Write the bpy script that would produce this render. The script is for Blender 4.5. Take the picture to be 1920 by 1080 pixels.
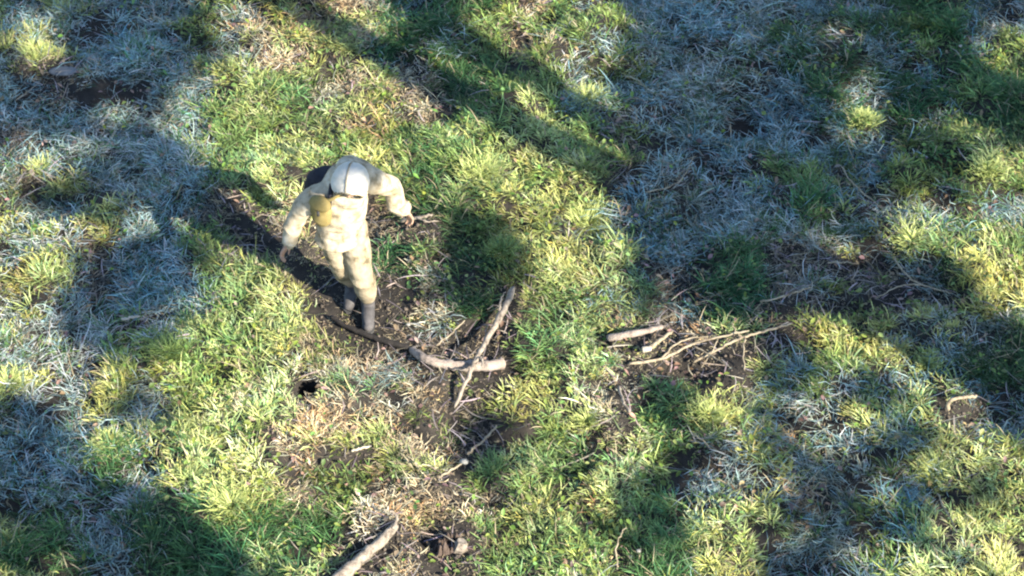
import bpy, bmesh, math, random
import numpy as np
from mathutils import Vector, Matrix, Quaternion

for o in list(bpy.data.objects):
    bpy.data.objects.remove(o, do_unlink=True)
scene = bpy.context.scene
COL = scene.collection
random.seed(7)
RNG = np.random.default_rng(11)

# ------------------------------------------------------------------ camera
PITCH, DIST, HFOV = math.radians(45), 16.0, math.radians(26)
cam_data = bpy.data.cameras.new('camera')
cam = bpy.data.objects.new('camera', cam_data)
COL.objects.link(cam)
CP, SP = math.cos(PITCH), math.sin(PITCH)
cam.location = (0, -DIST * CP, DIST * SP)
cam.rotation_euler = (math.pi / 2 - PITCH, 0, 0)
cam_data.sensor_width = 36
cam_data.lens = 18 / math.tan(HFOV / 2)
cam_data.clip_end = 2000
scene.camera = cam

# ------------------------------------------------------------------ light
SUN_EL = math.radians(30)
AZ = np.array([0.745, -0.667]); AZ /= np.linalg.norm(AZ)      # towards the sun, on the ground
SUN = Vector((math.cos(SUN_EL) * AZ[0], math.cos(SUN_EL) * AZ[1], math.sin(SUN_EL)))
world = bpy.data.worlds.new('World')
scene.world = world
world.use_nodes = True
nt = world.node_tree
sky = nt.nodes.new('ShaderNodeTexSky')
sky.sky_type = 'NISHITA'
sky.sun_disc = False
sky.sun_elevation = SUN_EL
sky.sun_rotation = math.atan2(SUN.x, SUN.y)
sky.air_density = 1.0
sky.dust_density = 0.3
sky.ozone_density = 2.2
nt.links.new(sky.outputs['Color'], nt.nodes['Background'].inputs['Color'])
nt.nodes['Background'].inputs['Strength'].default_value = 0.103
sun_data = bpy.data.lights.new('sun', 'SUN')
sun_data.energy = 5.0
sun_data.angle = math.radians(0.5)
sun_data.color = (1.0, 0.90, 0.74)
sun = bpy.data.objects.new('sun', sun_data)
COL.objects.link(sun)
sun.rotation_euler = SUN.to_track_quat('Z', 'Y').to_euler()
sun.location = (10, -8, 14)
scene.view_settings.view_transform = 'Standard'
scene.view_settings.look = 'None'
scene.view_settings.exposure = 2.05
scene.view_settings.gamma = 1
scene.view_settings.use_curve_mapping = False
scene.render.engine = 'CYCLES'
scene.cycles.max_bounces = 6
scene.cycles.diffuse_bounces = 3
scene.cycles.transmission_bounces = 3
scene.cycles.use_denoising = True
scene.cycles.filter_width = 2.2
scene.render.film_transparent = False


# ------------------------------------------------------------------ helpers
def px(u, v, z=0.0):
    """the point at height z seen at pixel (u, v) of a 1920 x 1080 picture; arrays allowed"""
    f = 960 / math.tan(HFOV / 2)
    a = (np.asarray(u, float) - 960) / f
    b = (540 - np.asarray(v, float)) / f
    dx, dy, dz = a, CP + b * SP, -SP + b * CP
    t = (z - DIST * SP) / dz
    return dx * t, -DIST * CP + dy * t


def to_px(x, y, z=0.0):
    f = 960 / math.tan(HFOV / 2)
    ry, rz = y + DIST * CP, z - DIST * SP
    d = ry * CP - rz * SP
    return 960 + f * x / d, 540 - f * (ry * SP + rz * CP) / d


def hash2(ix, iy, seed):
    h = (ix.astype(np.int64) * 374761393 + iy.astype(np.int64) * 668265263 + seed * 974634777) & 0xFFFFFFFF
    h = ((h ^ (h >> 13)) * 1274126177) & 0xFFFFFFFF
    h = (h ^ (h >> 16)) & 0xFFFF
    return h / 65535.0


def vnoise(x, y, seed=0):
    x = np.asarray(x, float); y = np.asarray(y, float)
    ix, iy = np.floor(x), np.floor(y)
    fx, fy = x - ix, y - iy
    fx = fx * fx * (3 - 2 * fx); fy = fy * fy * (3 - 2 * fy)
    a = hash2(ix, iy, seed); b = hash2(ix + 1, iy, seed)
    c = hash2(ix, iy + 1, seed); d = hash2(ix + 1, iy + 1, seed)
    return (a * (1 - fx) + b * fx) * (1 - fy) + (c * (1 - fx) + d * fx) * fy


def fbm(x, y, seed=0, oct=3):
    s, a, t = 0, 1.0, 0
    for i in range(oct):
        s = s + a * vnoise(x * 2 ** i + 17.3 * i, y * 2 ** i - 9.1 * i, seed + i); t += a; a *= .5
    return s / t


def noise3(P, scale, seed=0):
    x, y, z = (P * scale).T
    return (vnoise(x + z * .57, y - z * .31, seed) + vnoise(y + 5.2 + x * .4, z + x * .3, seed + 3)
            + vnoise(z + 9.1 - y * .3, x + y * .35, seed + 6)) / 3 - .5


def mesh_from(name, verts, faces=None, loops=None, sizes=None):
    me = bpy.data.meshes.new(name)
    if faces is not None:
        me.from_pydata([tuple(v) for v in verts], [], faces)
    else:
        verts = np.asarray(verts, np.float32)
        me.vertices.add(len(verts)); me.vertices.foreach_set('co', verts.ravel())
        me.loops.add(len(loops)); me.loops.foreach_set('vertex_index', np.asarray(loops, np.int32))
        sizes = np.asarray(sizes, np.int32)
        st = np.zeros(len(sizes), np.int32); st[1:] = np.cumsum(sizes)[:-1]
        me.polygons.add(len(sizes)); me.polygons.foreach_set('loop_start', st)
        try:
            me.polygons.foreach_set('loop_total', sizes)
        except Exception:
            pass
    me.update(calc_edges=True)
    me.validate()
    return me


def smooth(me):
    me.polygons.foreach_set('use_smooth', np.ones(len(me.polygons), bool)); me.update()


def link(name, me, mat=None, parent=None):
    o = bpy.data.objects.new(name, me)
    COL.objects.link(o)
    if mat is not None:
        me.materials.clear(); me.materials.append(mat)
    if parent is not None:
        o.parent = parent
    return o


def tag(o, label=None, cat=None, group=None, kind=None):
    if label: o['label'] = label
    if cat: o['category'] = cat
    if group: o['group'] = group
    if kind: o['kind'] = kind
    return o


def empty(name, loc, label, cat, group=None):
    o = bpy.data.objects.new(name, None)
    COL.objects.link(o)
    o.location = loc
    o.empty_display_size = .1
    return tag(o, label, cat, group)


def set_col(me, cols):
    at = me.color_attributes.new('col', 'FLOAT_COLOR', 'POINT')
    c = np.ones((len(me.vertices), 4), np.float32); c[:, :3] = cols
    at.data.foreach_set('color', c.ravel())


# ------------------------------------------------------------------ materials
def mat_new(name):
    m = bpy.data.materials.new(name); m.use_nodes = True
    return m, m.node_tree, m.node_tree.nodes['Principled BSDF']


def mat_blade(name, trans=.35, rough=.5):
    m, t, p = mat_new(name)
    a = t.nodes.new('ShaderNodeAttribute'); a.attribute_name = 'col'
    t.links.new(a.outputs['Color'], p.inputs['Base Color'])
    p.inputs['Roughness'].default_value = rough
    p.inputs['Specular IOR Level'].default_value = .35
    tr = t.nodes.new('ShaderNodeBsdfTranslucent')
    t.links.new(a.outputs['Color'], tr.inputs['Color'])
    mx = t.nodes.new('ShaderNodeMixShader'); mx.inputs[0].default_value = trans
    t.links.new(p.outputs[0], mx.inputs[1]); t.links.new(tr.outputs[0], mx.inputs[2])
    t.links.new(mx.outputs[0], t.nodes['Material Output'].inputs['Surface'])
    return m


def mat_noise(name, stops, scale=8, rough=.8, bump=.3, detail=6, stretch=None, bscale=None, spec=.3):
    m, t, p = mat_new(name)
    tc = t.nodes.new('ShaderNodeTexCoord'); mp = t.nodes.new('ShaderNodeMapping')
    if stretch: mp.inputs['Scale'].default_value = stretch
    t.links.new(tc.outputs['Object'], mp.inputs['Vector'])
    n = t.nodes.new('ShaderNodeTexNoise'); n.inputs['Scale'].default_value = scale; n.inputs['Detail'].default_value = detail
    n.inputs['Roughness'].default_value = .65
    t.links.new(mp.outputs[0], n.inputs['Vector'])
    r = t.nodes.new('ShaderNodeValToRGB')
    el = r.color_ramp.elements
    while len(el) < len(stops): el.new(.5)
    for e, (pos, c) in zip(el, stops):
        e.position = pos; e.color = (*c, 1)
    t.links.new(n.outputs['Fac'], r.inputs['Fac'])
    t.links.new(r.outputs['Color'], p.inputs['Base Color'])
    p.inputs['Roughness'].default_value = rough
    p.inputs['Specular IOR Level'].default_value = spec
    if bump:
        n2 = t.nodes.new('ShaderNodeTexNoise'); n2.inputs['Scale'].default_value = bscale or scale * 4; n2.inputs['Detail'].default_value = 5
        t.links.new(mp.outputs[0], n2.inputs['Vector'])
        b = t.nodes.new('ShaderNodeBump'); b.inputs['Strength'].default_value = bump; b.inputs['Distance'].default_value = .01
        t.links.new(n2.outputs['Fac'], b.inputs['Height']); t.links.new(b.outputs[0], p.inputs['Normal'])
    return m


M_BLADE = mat_blade('grass_blade')
M_DRY = mat_blade('dry_blade', .25, .6)
M_LEAF = mat_blade('leaf', .3, .5)
M_SOIL = mat_noise('soil', [(.25, (.007, .006, .0055)), (.5, (.017, .0145, .012)), (.75, (.038, .032, .026))], 9, .95, .8, 8, bscale=45)
M_BARK = mat_noise('pale_wood', [(.33, (.05, .04, .03)), (.45, (.15, .125, .10)), (.7, (.27, .235, .19))], 26, .85, .5, 6, bscale=70)
M_WEATHERED = mat_noise('weathered_wood', [(.33, (.06, .05, .045)), (.48, (.19, .155, .13)), (.75, (.29, .245, .21))], 16, .85, .6, 6, bscale=70)
M_TWIG = mat_noise('dry_twig', [(.33, (.09, .07, .05)), (.5, (.21, .175, .12)), (.75, (.30, .26, .19))], 22, .8, .3, 4)
M_ROT = mat_noise('rotten_wood', [(.2, (.02, .014, .011)), (.5, (.06, .043, .034)), (.8, (.13, .10, .085))], 18, .95, .9, 6, bscale=60)
M_DARK = mat_noise('near_black', [(.3, (.008, .007, .006)), (.7, (.022, .018, .015))], 18, .8, .5)
M_CUT = mat_noise('fresh_wood', [(.3, (.26, .22, .17)), (.7, (.38, .34, .27))], 30, .7, .2)
M_STONE = mat_noise('stone', [(.3, (.05, .055, .06)), (.55, (.10, .11, .12)), (.8, (.15, .16, .17))], 12, .85, .5, 6, bscale=60)
M_PALE = mat_noise('pale_stone', [(.25, (.16, .15, .13)), (.7, (.28, .27, .24))], 12, .75, .3)
M_CLOTH = mat_noise('sand_camouflage', [(.40, (.20, .165, .105)), (.445, (.29, .245, .17)), (.56, (.35, .30, .215)), (.62, (.42, .375, .29))], 11, .9, .35, 5, bscale=160, spec=.15)
M_TROUSER = mat_noise('tan_camouflage', [(.36, (.09, .075, .045)), (.44, (.20, .165, .11)), (.56, (.27, .23, .16)), (.75, (.33, .28, .21))], 10, .9, .35, 5, bscale=160, spec=.15)
M_HOOD = mat_noise('pale_hood_cloth', [(.3, (.42, .385, .32)), (.7, (.52, .485, .41))], 10, .9, .3, 4, bscale=180, spec=.15)
M_OCHRE = mat_noise('ochre_canvas', [(.3, (.16, .125, .045)), (.7, (.24, .19, .08))], 14, .9, .4, 5, bscale=200, spec=.15)
M_NAVY = mat_noise('dark_pack_fabric', [(.3, (.010, .010, .014)), (.7, (.022, .022, .030))], 14, .8, .4, 5, bscale=200, spec=.2)
M_BOOT = mat_noise('grey_boot', [(.3, (.035, .033, .033)), (.7, (.085, .08, .08))], 16, .75, .4, 5, bscale=120)
M_SOLE = mat_noise('dark_rubber', [(.3, (.03, .03, .03)), (.7, (.05, .05, .05))], 16, .8, .2)
M_SKIN = mat_noise('skin', [(.3, (.24, .15, .10)), (.7, (.31, .20, .145))], 20, .6, .15, 3)
M_EYE = mat_noise('eye', [(.3, (.75, .73, .7)), (.7, (.8, .78, .75))], 20, .2, 0)
M_TREEBARK = mat_noise('tree_bark', [(.3, (.07, .05, .035)), (.7, (.16, .12, .09))], 10, .9, .8)

# ------------------------------------------------------------------ ground cover layout (what grows where, by 120 px cells of the photograph)
# Y lush yellow-green, G green, D deep green, F matted pale with the blue of the shade put into its colour, S straw, B bare soil; second letter: what is mixed in
COVER = [
    "FY FF FF FG SY YS FD GD SG GF FF FF DF FD DG GF",
    "FF FF FF GY YG YS SG GD YG GF FF FF FD DF DF DG",
    "FB FF FF YG YY YG GD YG YG GB FF FF FG FG GD YG",
    "FY FY FF GB YS BB DG GD YG YF FF FF FD YF FY GF",
    "YF FB FF GY YG BG GS GD YG YF BF DB FB BG GF YD",
    "FY FF FG YG YS YS BF BG YG YS BS SY GF GY YF FD",
    "FF FY FY YG SY SY GS GB YG YS GD YF FG YF FY GF",
    "FF FD DF YY YS SG SY GB YG YG GF FY SF GF YF YY",
    "DY FD DF DD YD SG SB GS YG SG DG YF FB FG YY YY",
]
GRID = np.array([[list(c) for c in row.split()] for row in COVER])     # 9 x 16 x 2


def cover_at(x, y):
    """letter of the plant cover at ground points"""
    u, v = to_px(x, y)
    wu = (fbm(x * 1.7, y * 1.7, 31) - .5) * 120 + (vnoise(x * 6, y * 6, 35) - .5) * 60
    wv = (fbm(x * 1.7, y * 1.7, 41) - .5) * 120 + (vnoise(x * 6, y * 6, 45) - .5) * 60
    i = np.clip(np.floor((u + wu) / 120), -99, 99).astype(int); j = np.clip(np.floor((v + wv) / 120), -99, 99).astype(int)
    i = np.where(i < 0, -1 - i, i); i = np.where(i > 15, 31 - i, i); i = np.clip(np.abs(i), 0, 15)
    j = np.where(j < 0, -1 - j, j); j = np.where(j > 8, 17 - j, j); j = np.clip(np.abs(j), 0, 8)
    sel = (fbm(x * 3.6, y * 3.6, 51, 3) > .53).astype(int)
    return GRID[j, i, sel]


REL = {'Y': .055, 'G': .03, 'D': .02, 'F': -.05, 'S': 0.0, 'B': -.08}
# smooth relief field tabulated from the cover map
GX = np.linspace(-8, 8, 161); GY = np.linspace(-7, 9, 161)
_X, _Y = np.meshgrid(GX, GY)
_R = np.vectorize(REL.get)(cover_at(_X, _Y)).astype(float)
for _ in range(2):
    _R = (np.roll(_R, 1, 0) + np.roll(_R, -1, 0) + np.roll(_R, 1, 1) + np.roll(_R, -1, 1) + 2 * _R) / 6
FOOT = px(690, 600)


def height(x, y):
    x = np.asarray(x, float); y = np.asarray(y, float)
    fi = np.clip((x - GX[0]) / .1, 0, 159.999); fj = np.clip((y - GY[0]) / .1, 0, 159.999)
    i = fi.astype(int); j = fj.astype(int); a = fi - i; b = fj - j
    r = (_R[j, i] * (1 - a) + _R[j, i + 1] * a) * (1 - b) + (_R[j + 1, i] * (1 - a) + _R[j + 1, i + 1] * a) * b
    h = r + (fbm(x * 1.1, y * 1.1, 3, 4) - .5) * .22 + (vnoise(x * 3.3, y * 3.3, 9) - .5) * .11 + (vnoise(x * 7.1, y * 7.1, 19) - .5) * .05
    d = np.hypot(x + 3, y - 0)
    fade = np.clip(1 - (np.hypot(x, y) - 7) / 20, .25, 1)
    # ground trodden level where the person stands
    pd = np.hypot((x - FOOT[0] + .1), (y - FOOT[1] - .1))
    k = np.clip((pd - .25) / .5, 0, 1); k = k * k * (3 - 2 * k)
    # the burrow
    bd = np.hypot(x - BUR[0], y - BUR[1])
    hole = -.26 * np.clip(1 - bd / .075, 0, 1) ** .35
    return h * fade * k + hole


BUR = px(578, 742)


def hz(x, y):
    return float(height(np.array([x]), np.array([y]))[0])


# ground sheet: fine in view, coarse out to the horizon
def axis(lo, hi, step, far):
    a = list(np.arange(lo, hi + 1e-6, step)); s = step; x = a[-1]
    while x < far:
        s *= 1.35; x += s; a.append(x)
    s = step; x = a[0]
    while x > -far:
        s *= 1.35; x -= s; a.insert(0, x)
    return np.array(a)


ax, ay = axis(-5.2, 5.2, .045, 400), axis(-3.6, 4.6, .045, 400)
ax = np.unique(np.concatenate([ax, np.arange(-.12, .121, .012) + float(BUR[0])])); ay = np.unique(np.concatenate([ay, np.arange(-.12, .121, .012) + float(BUR[1])]))
X, Y = np.meshgrid(ax, ay)
Z = height(X.ravel(), Y.ravel())
V = np.stack([X.ravel(), Y.ravel(), Z], 1)
nx, ny = len(ax), len(ay)
idx = np.arange(nx * ny).reshape(ny, nx)
F = np.stack([idx[:-1, :-1], idx[:-1, 1:], idx[1:, 1:], idx[1:, :-1]], -1).reshape(-1, 4)
me = mesh_from('ground', V, loops=F.ravel(), sizes=np.full(len(F), 4)); smooth(me)
tag(link('ground', me, M_SOIL), kind='structure')

# ------------------------------------------------------------------ clearings: where things lie, and along the person's shadow, the grass is pressed down
CLEAR = []      # x, y, radius


def clear_line(pts, r):
    r *= .55
    pts = [Vector(p) for p in pts]
    for a, b in zip(pts[:-1], pts[1:]):
        n = max(1, int((b - a).length / .05))
        for i in range(n + 1):
            q = a.lerp(b, i / n); CLEAR.append((q.x, q.y, r))


def clear_factor(x, y):
    """1 = free, towards 0.1 = pressed flat; the strip in front (towards the camera) counts too"""
    f = np.ones_like(x)
    for cx, cy, r in CLEAR:
        dx = np.abs(x - cx); dy = y - cy
        m = (dx < r * 1.5) & (dy < r * 1.5) & (dy > -r * 3.2)
        if not m.any(): continue
        d = np.hypot(dx[m], np.where(dy[m] < 0, dy[m] / 2.1, dy[m])) / r
        f[m] = np.minimum(f[m], np.clip((d - .55) / .9, .12, 1))
    return f


# ------------------------------------------------------------------ blades
def blade_mesh(name, x, y, z, phi, th0, th1, L, W, col, curl=0.0, tipcol=None):
    n = len(x)
    ts = np.array([0, .35, .7, 1.0])
    P = [np.stack([x, y, z], 1)]
    sub = 3
    cur = P[0].copy(); pts = [cur.copy()]
    for a, b in zip(ts[:-1], ts[1:]):
        for k in range(sub):
            t = a + (b - a) * (k + .5) / sub
            th = th0 + (th1 - th0) * t; ph = phi + curl * t
            st = L * (b - a) / sub
            cur = cur + np.stack([np.sin(th) * np.cos(ph), np.sin(th) * np.sin(ph), np.cos(th)], 1) * st[:, None]
        pts.append(cur.copy())
    tw = RNG.normal(0, .5, n)
    ang = phi + np.pi / 2 + tw
    side = np.stack([np.cos(ang), np.sin(ang), RNG.normal(0, .25, n)], 1)
    ws = [.75, 1.0, .7]
    verts = np.empty((n, 7, 3))
    for k in range(3):
        o = side * (W * ws[k] * .5)[:, None]
        verts[:, 2 * k] = pts[k] - o; verts[:, 2 * k + 1] = pts[k] + o
    verts[:, 6] = pts[3]
    base = (np.arange(n) * 7)[:, None]
    q1 = base + np.array([0, 1, 3, 2]); q2 = base + np.array([2, 3, 5, 4]); t3 = base + np.array([4, 5, 6])
    loops = np.concatenate([q1, q2, t3], 1).ravel()
    sizes = np.tile([4, 4, 3], n)
    me = mesh_from(name, verts.reshape(-1, 3), loops=loops, sizes=sizes)
    if tipcol is None: tipcol = col
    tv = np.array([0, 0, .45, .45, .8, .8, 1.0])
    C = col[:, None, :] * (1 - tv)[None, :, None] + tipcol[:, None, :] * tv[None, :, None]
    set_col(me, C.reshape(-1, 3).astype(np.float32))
    smooth(me)
    return me


#          blades  len          width        base lean   tip lean    base colour          tip colour           hue spread
TYPES = {
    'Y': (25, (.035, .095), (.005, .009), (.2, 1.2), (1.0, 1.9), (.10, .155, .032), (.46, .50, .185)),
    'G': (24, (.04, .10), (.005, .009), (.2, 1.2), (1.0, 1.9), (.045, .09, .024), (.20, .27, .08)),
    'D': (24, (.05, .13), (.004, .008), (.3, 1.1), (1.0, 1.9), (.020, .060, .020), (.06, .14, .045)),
    'F': (19, (.06, .14), (.004, .0085), (.7, 1.4), (1.2, 1.9), (.04, .07, .065), (.41, .57, .55)),  # blue-grey tone of shaded grass put into the blade colour
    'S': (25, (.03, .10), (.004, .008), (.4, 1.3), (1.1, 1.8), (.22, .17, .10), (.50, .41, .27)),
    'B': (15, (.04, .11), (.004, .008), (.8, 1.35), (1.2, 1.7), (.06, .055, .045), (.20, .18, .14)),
}


def pick(a, b, n):
    return RNG.uniform(a, b, n)


def tuft_blades(tx, ty, letters, dens=1.0):
    out = {'green': [], 'dry': []}
    for L_, (nb, ln, wd, l0, l1, cb, ct) in TYPES.items():
        m = letters == L_
        cx, cy = tx[m], ty[m]
        nt_ = len(cx)
        if not nt_: continue
        size = np.clip(RNG.lognormal(0, .32, nt_), .5, 1.9)
        dirt = fbm(cx * 1.3, cy * 1.3, 77, 2) * 7 + RNG.normal(0, .5, nt_)      # way the tuft leans
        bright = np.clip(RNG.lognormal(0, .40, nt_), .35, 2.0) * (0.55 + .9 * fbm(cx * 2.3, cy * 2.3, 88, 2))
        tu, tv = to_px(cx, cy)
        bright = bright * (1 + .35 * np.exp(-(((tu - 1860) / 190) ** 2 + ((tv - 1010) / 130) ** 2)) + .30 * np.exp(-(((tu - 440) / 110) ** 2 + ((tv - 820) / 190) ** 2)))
        yel = RNG.normal(0, .12, nt_) + (fbm(cx * 1.9, cy * 1.9, 99, 2) - .5) * .5
        cnt = np.maximum(3, (nb * dens * RNG.uniform(.6, 1.35, nt_))).astype(int)
        r = np.repeat(np.arange(nt_), cnt); n = len(r)
        phi = RNG.uniform(0, 2 * np.pi, n)
        rad = np.abs(RNG.normal(0, .032, n)) * size[r]
        bx = cx[r] + np.cos(phi) * rad; by = cy[r] + np.sin(phi) * rad
        mix = .45 if L_ in 'FB' else .35
        vx = np.cos(phi) + mix * 1.6 * np.cos(dirt[r]); vy = np.sin(phi) + mix * 1.6 * np.sin(dirt[r])
        phi2 = np.arctan2(vy, vx) + RNG.normal(0, .3, n)
        LL = pick(*ln, n) * size[r] * np.where(RNG.random(n) < .06, 1.5, 1)
        W = pick(*wd, n)
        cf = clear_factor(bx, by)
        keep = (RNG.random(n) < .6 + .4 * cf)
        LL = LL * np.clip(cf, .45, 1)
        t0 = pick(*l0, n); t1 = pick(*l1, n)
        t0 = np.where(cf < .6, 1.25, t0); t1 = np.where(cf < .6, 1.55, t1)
        curl = RNG.normal(0, 2.0 if L_ in 'FBS' else .6, n)
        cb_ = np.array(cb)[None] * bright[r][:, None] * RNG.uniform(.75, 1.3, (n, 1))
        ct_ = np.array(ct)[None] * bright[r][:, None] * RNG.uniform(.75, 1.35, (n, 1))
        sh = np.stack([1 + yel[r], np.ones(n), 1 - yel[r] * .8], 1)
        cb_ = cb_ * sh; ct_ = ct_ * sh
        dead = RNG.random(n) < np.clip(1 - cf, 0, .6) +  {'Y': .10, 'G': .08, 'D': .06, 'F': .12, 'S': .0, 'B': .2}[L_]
        cb_[dead] = np.array((.24, .19, .11)) * RNG.uniform(.7, 1.3, (dead.sum(), 1)); ct_[dead] = np.array((.40, .34, .22)) * RNG.uniform(.7, 1.2, (dead.sum(), 1))
        bz = height(bx, by) - .006
        arr = [bx, by, bz, phi2, t0, t1, LL, W, curl]
        arr = [q[keep] for q in arr] + [np.clip(cb_[keep], 0.008, .7), np.clip(ct_[keep], .01, .75)]
        out['dry' if L_ in 'SB' else 'green'].append(arr)
    return out


def to_mesh(name, arrs):
    c = [np.concatenate(k) for k in zip(*arrs)]
    bx, by, bz, ph, t0, t1, LL, W, curl, cb, ct = c
    return blade_mesh(name, bx, by, bz, ph, t0, t1, LL, W, cb, curl, ct)


# ------------------------------------------------------------------ generic solids
def bm_tube(bm, pts, radii, seg=10, cap=True, jitter=0.0, squash=None):
    pts = [Vector(p) for p in pts]
    rings = []
    up = Vector((0, 0, 1))
    prev = None
    for i, p in enumerate(pts):
        d = (pts[min(i + 1, len(pts) - 1)] - pts[max(i - 1, 0)]).normalized()
        a = prev - d * prev.dot(d) if prev is not None else (up if abs(d.z) < .9 else Vector((1, 0, 0))) - d * (up if abs(d.z) < .9 else Vector((1, 0, 0))).dot(d)
        a.normalize(); b = d.cross(a); prev = a
        ring = []
        for k in range(seg):
            t = 2 * math.pi * k / seg
            r = radii[i] * (1 + random.uniform(-jitter, jitter))
            ring.append(bm.verts.new(p + a * math.cos(t) * r + b * math.sin(t) * r))
        rings.append(ring)
    for r0, r1 in zip(rings[:-1], rings[1:]):
        for k in range(seg):
            bm.faces.new((r0[k], r0[(k + 1) % seg], r1[(k + 1) % seg], r1[k]))
    if cap:
        bm.faces.new(list(reversed(rings[0]))); bm.faces.new(rings[-1])
    return rings


def resample(pts, n, wob=0.0):
    pts = [Vector(p) for p in pts]
    L = [0]
    for a, b in zip(pts[:-1], pts[1:]): L.append(L[-1] + (b - a).length)
    out = []
    for i in range(n):
        s = L[-1] * i / (n - 1); k = 0
        while k < len(L) - 2 and L[k + 1] < s: k += 1
        t = (s - L[k]) / max(1e-6, L[k + 1] - L[k])
        # catmull-rom
        p0, p1, p2, p3 = pts[max(k - 1, 0)], pts[k], pts[k + 1], pts[min(k + 2, len(pts) - 1)]
        q = .5 * ((2 * p1) + (p2 - p0) * t + (2 * p0 - 5 * p1 + 4 * p2 - p3) * t * t + (3 * p1 - p0 - 3 * p2 + p3) * t ** 3)
        if wob and 0 < i < n - 1: q += Vector((random.gauss(0, wob), random.gauss(0, wob), random.gauss(0, wob * .6)))
        out.append(q)
    return out


def bm_mesh(name, bm, sm=True):
    bmesh.ops.recalc_face_normals(bm, faces=bm.faces)
    me = bpy.data.meshes.new(name); bm.to_mesh(me); bm.free()
    if sm: smooth(me)
    return me


def stick_mesh(name, pts, r0, r1, seg=8, wob=.0035, n=None, jitter=.13):
    n = n or max(6, int(len(pts) * 5))
    P = resample(pts, n, wob)
    R = [(r0 + (r1 - r0) * i / (n - 1)) * (1 + .06 * math.sin(i * 1.3 + r0 * 900) + random.uniform(-.09, .09)) for i in range(n)]
    R[-1] *= .35; R[0] *= .7
    bm = bmesh.new(); bm_tube(bm, P, R, seg, True, jitter)
    return bm_mesh(name, bm)


def gpt(u, v, lift=.05):
    """ground point under a pixel, lifted so that it lies on the grass"""
    x, y = px(u, v, lift)
    for _ in range(3):
        z = hz(x, y) + lift
        x, y = px(u, v, z)
    return Vector((float(x), float(y), float(hz(x, y) + lift)))


def gline(pxs, lift=.05):
    return [gpt(u, v, l if l is not None else lift) for (u, v, *q) in pxs for l in [q[0] if q else None]]


def make_branch(name, label, cat, pxs, r0, r1, mat, twigs=(), group=None, lift=.06, clear=.10, seg=10, body='branch'):
    P = gline(pxs, lift)
    o = empty(name, P[0], label, cat, group)
    loc = Vector(P[0])
    link(body, stick_mesh(body, [p - loc for p in P], r0, r1, seg), mat, o)
    clear_line(P, clear)
    for tp, a, b in twigs:
        Q = gline(tp, lift)
        link('twig', stick_mesh('twig', [p - loc for p in Q], a, b, 6), mat, o)
        clear_line(Q, clear * .7)
    return o


# ------------------------------------------------------------------ fallen wood
make_branch('forked_branch', 'long pale weathered branch lying aslant across the half-buried log', 'branch',
            [(962, 540), (945, 580, .10), (915, 632, .12), (893, 672, .13), (873, 718, .10), (852, 765, .05)], .026, .012, M_BARK,
            [([(937, 590, .11), (938, 565, .14), (948, 546, .16)], .010, .004),
             ([(940, 575, .12), (925, 572, .15), (915, 580, .15)], .006, .003),
             ([(886, 682, .12), (902, 672, .15), (905, 690, .15)], .014, .007),
             ([(885, 690, .12), (868, 694, .13), (850, 690, .10)], .009, .004)], clear=.14)
make_branch('buried_log', 'curved pinkish-grey log half buried under the pale branch', 'log',
            [(772, 655, .03), (800, 674, .05), (838, 684, .05), (880, 686, .05), (915, 686, .04), (945, 680, .02)], .030, .040, M_WEATHERED, clear=.17, seg=12, body='wood')
make_branch('dark_streak', 'dark bowed streak in the bare soil below the boot of the person', 'root',
            [(620, 594, .03), (655, 614, .04), (700, 632, .04), (740, 645, .04), (772, 654, .03)], .016, .024, M_DARK, clear=.14, seg=8, body='wood')  # bowed streak in a near-black tone
make_branch('thin_stick', 'thin straight pale stick leaning in the grass above the curved log', 'stick',
            [(818, 648, .06), (845, 626, .09), (872, 600, .12)], .007, .005, M_TWIG, clear=.09, body='stem')
make_branch('white_stick', 'short white stick alone in the blue-tinted grass at left', 'stick',
            [(228, 599, .07), (246, 595, .08), (262, 593, .08)], .011, .008, M_CUT, clear=.09, body='stem')
make_branch('fallen_branch', 'long crooked straw-coloured branch with side twigs lying right of centre', 'branch',
            [(1180, 682, .04), (1240, 672, .08), (1300, 645, .10), (1350, 632, .11), (1405, 620, .12)], .011, .007, M_TWIG,
            [([(1240, 672, .08), (1275, 640, .12), (1330, 630, .13)], .008, .004),
             ([(1300, 648, .10), (1330, 665, .1), (1370, 690, .08)], .007, .003),
             ([(1345, 634, .11), (1338, 655, .1), (1315, 690, .06)], .006, .003)], clear=.13)
make_branch('bent_branch', 'pale branch rising to a bare tip beside the straw-coloured branch', 'branch',
            [(1300, 680, .05), (1345, 655, .08), (1395, 632, .10), (1440, 620, .12), (1485, 606, .13)], .009, .008, M_TWIG,
            [([(1396, 632, .10), (1394, 660, .08), (1396, 695, .05)], .008, .004),
             ([(1390, 634, .10), (1380, 620, .14), (1372, 605, .16)], .005, .003)], clear=.13)
make_branch('root_chunk', 'short grey log end among bare soil right of the sunny grass', 'log',
            [(1138, 634, .04), (1175, 628, .06), (1215, 620, .06), (1243, 612, .03)], .027, .016, M_WEATHERED, clear=.13, seg=12, body='wood')
sb = make_branch('broken_branch', 'small broken branch with a bright snapped end below the grey log end', 'branch',
                 [(1216, 654, .06), (1235, 640, .08), (1262, 620, .10)], .016, .009, M_TWIG, clear=.14, body='branch')
link('snapped_end', stick_mesh('snapped_end', [(-.045, -.01, 0), (.02, .0, .005)], .024, .021, 8, .0), M_CUT, sb)
make_branch('arched_twig', 'dark thin twig arching to the right in the shaded grass', 'twig',
            [(1676, 484, .10), (1700, 515, .12), (1728, 534, .13), (1785, 550, .08)], .008, .005, M_TWIG,
            [([(1728, 534, .13), (1690, 536, .12), (1640, 560, .08)], .006, .004)], clear=.10, body='stem')
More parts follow.
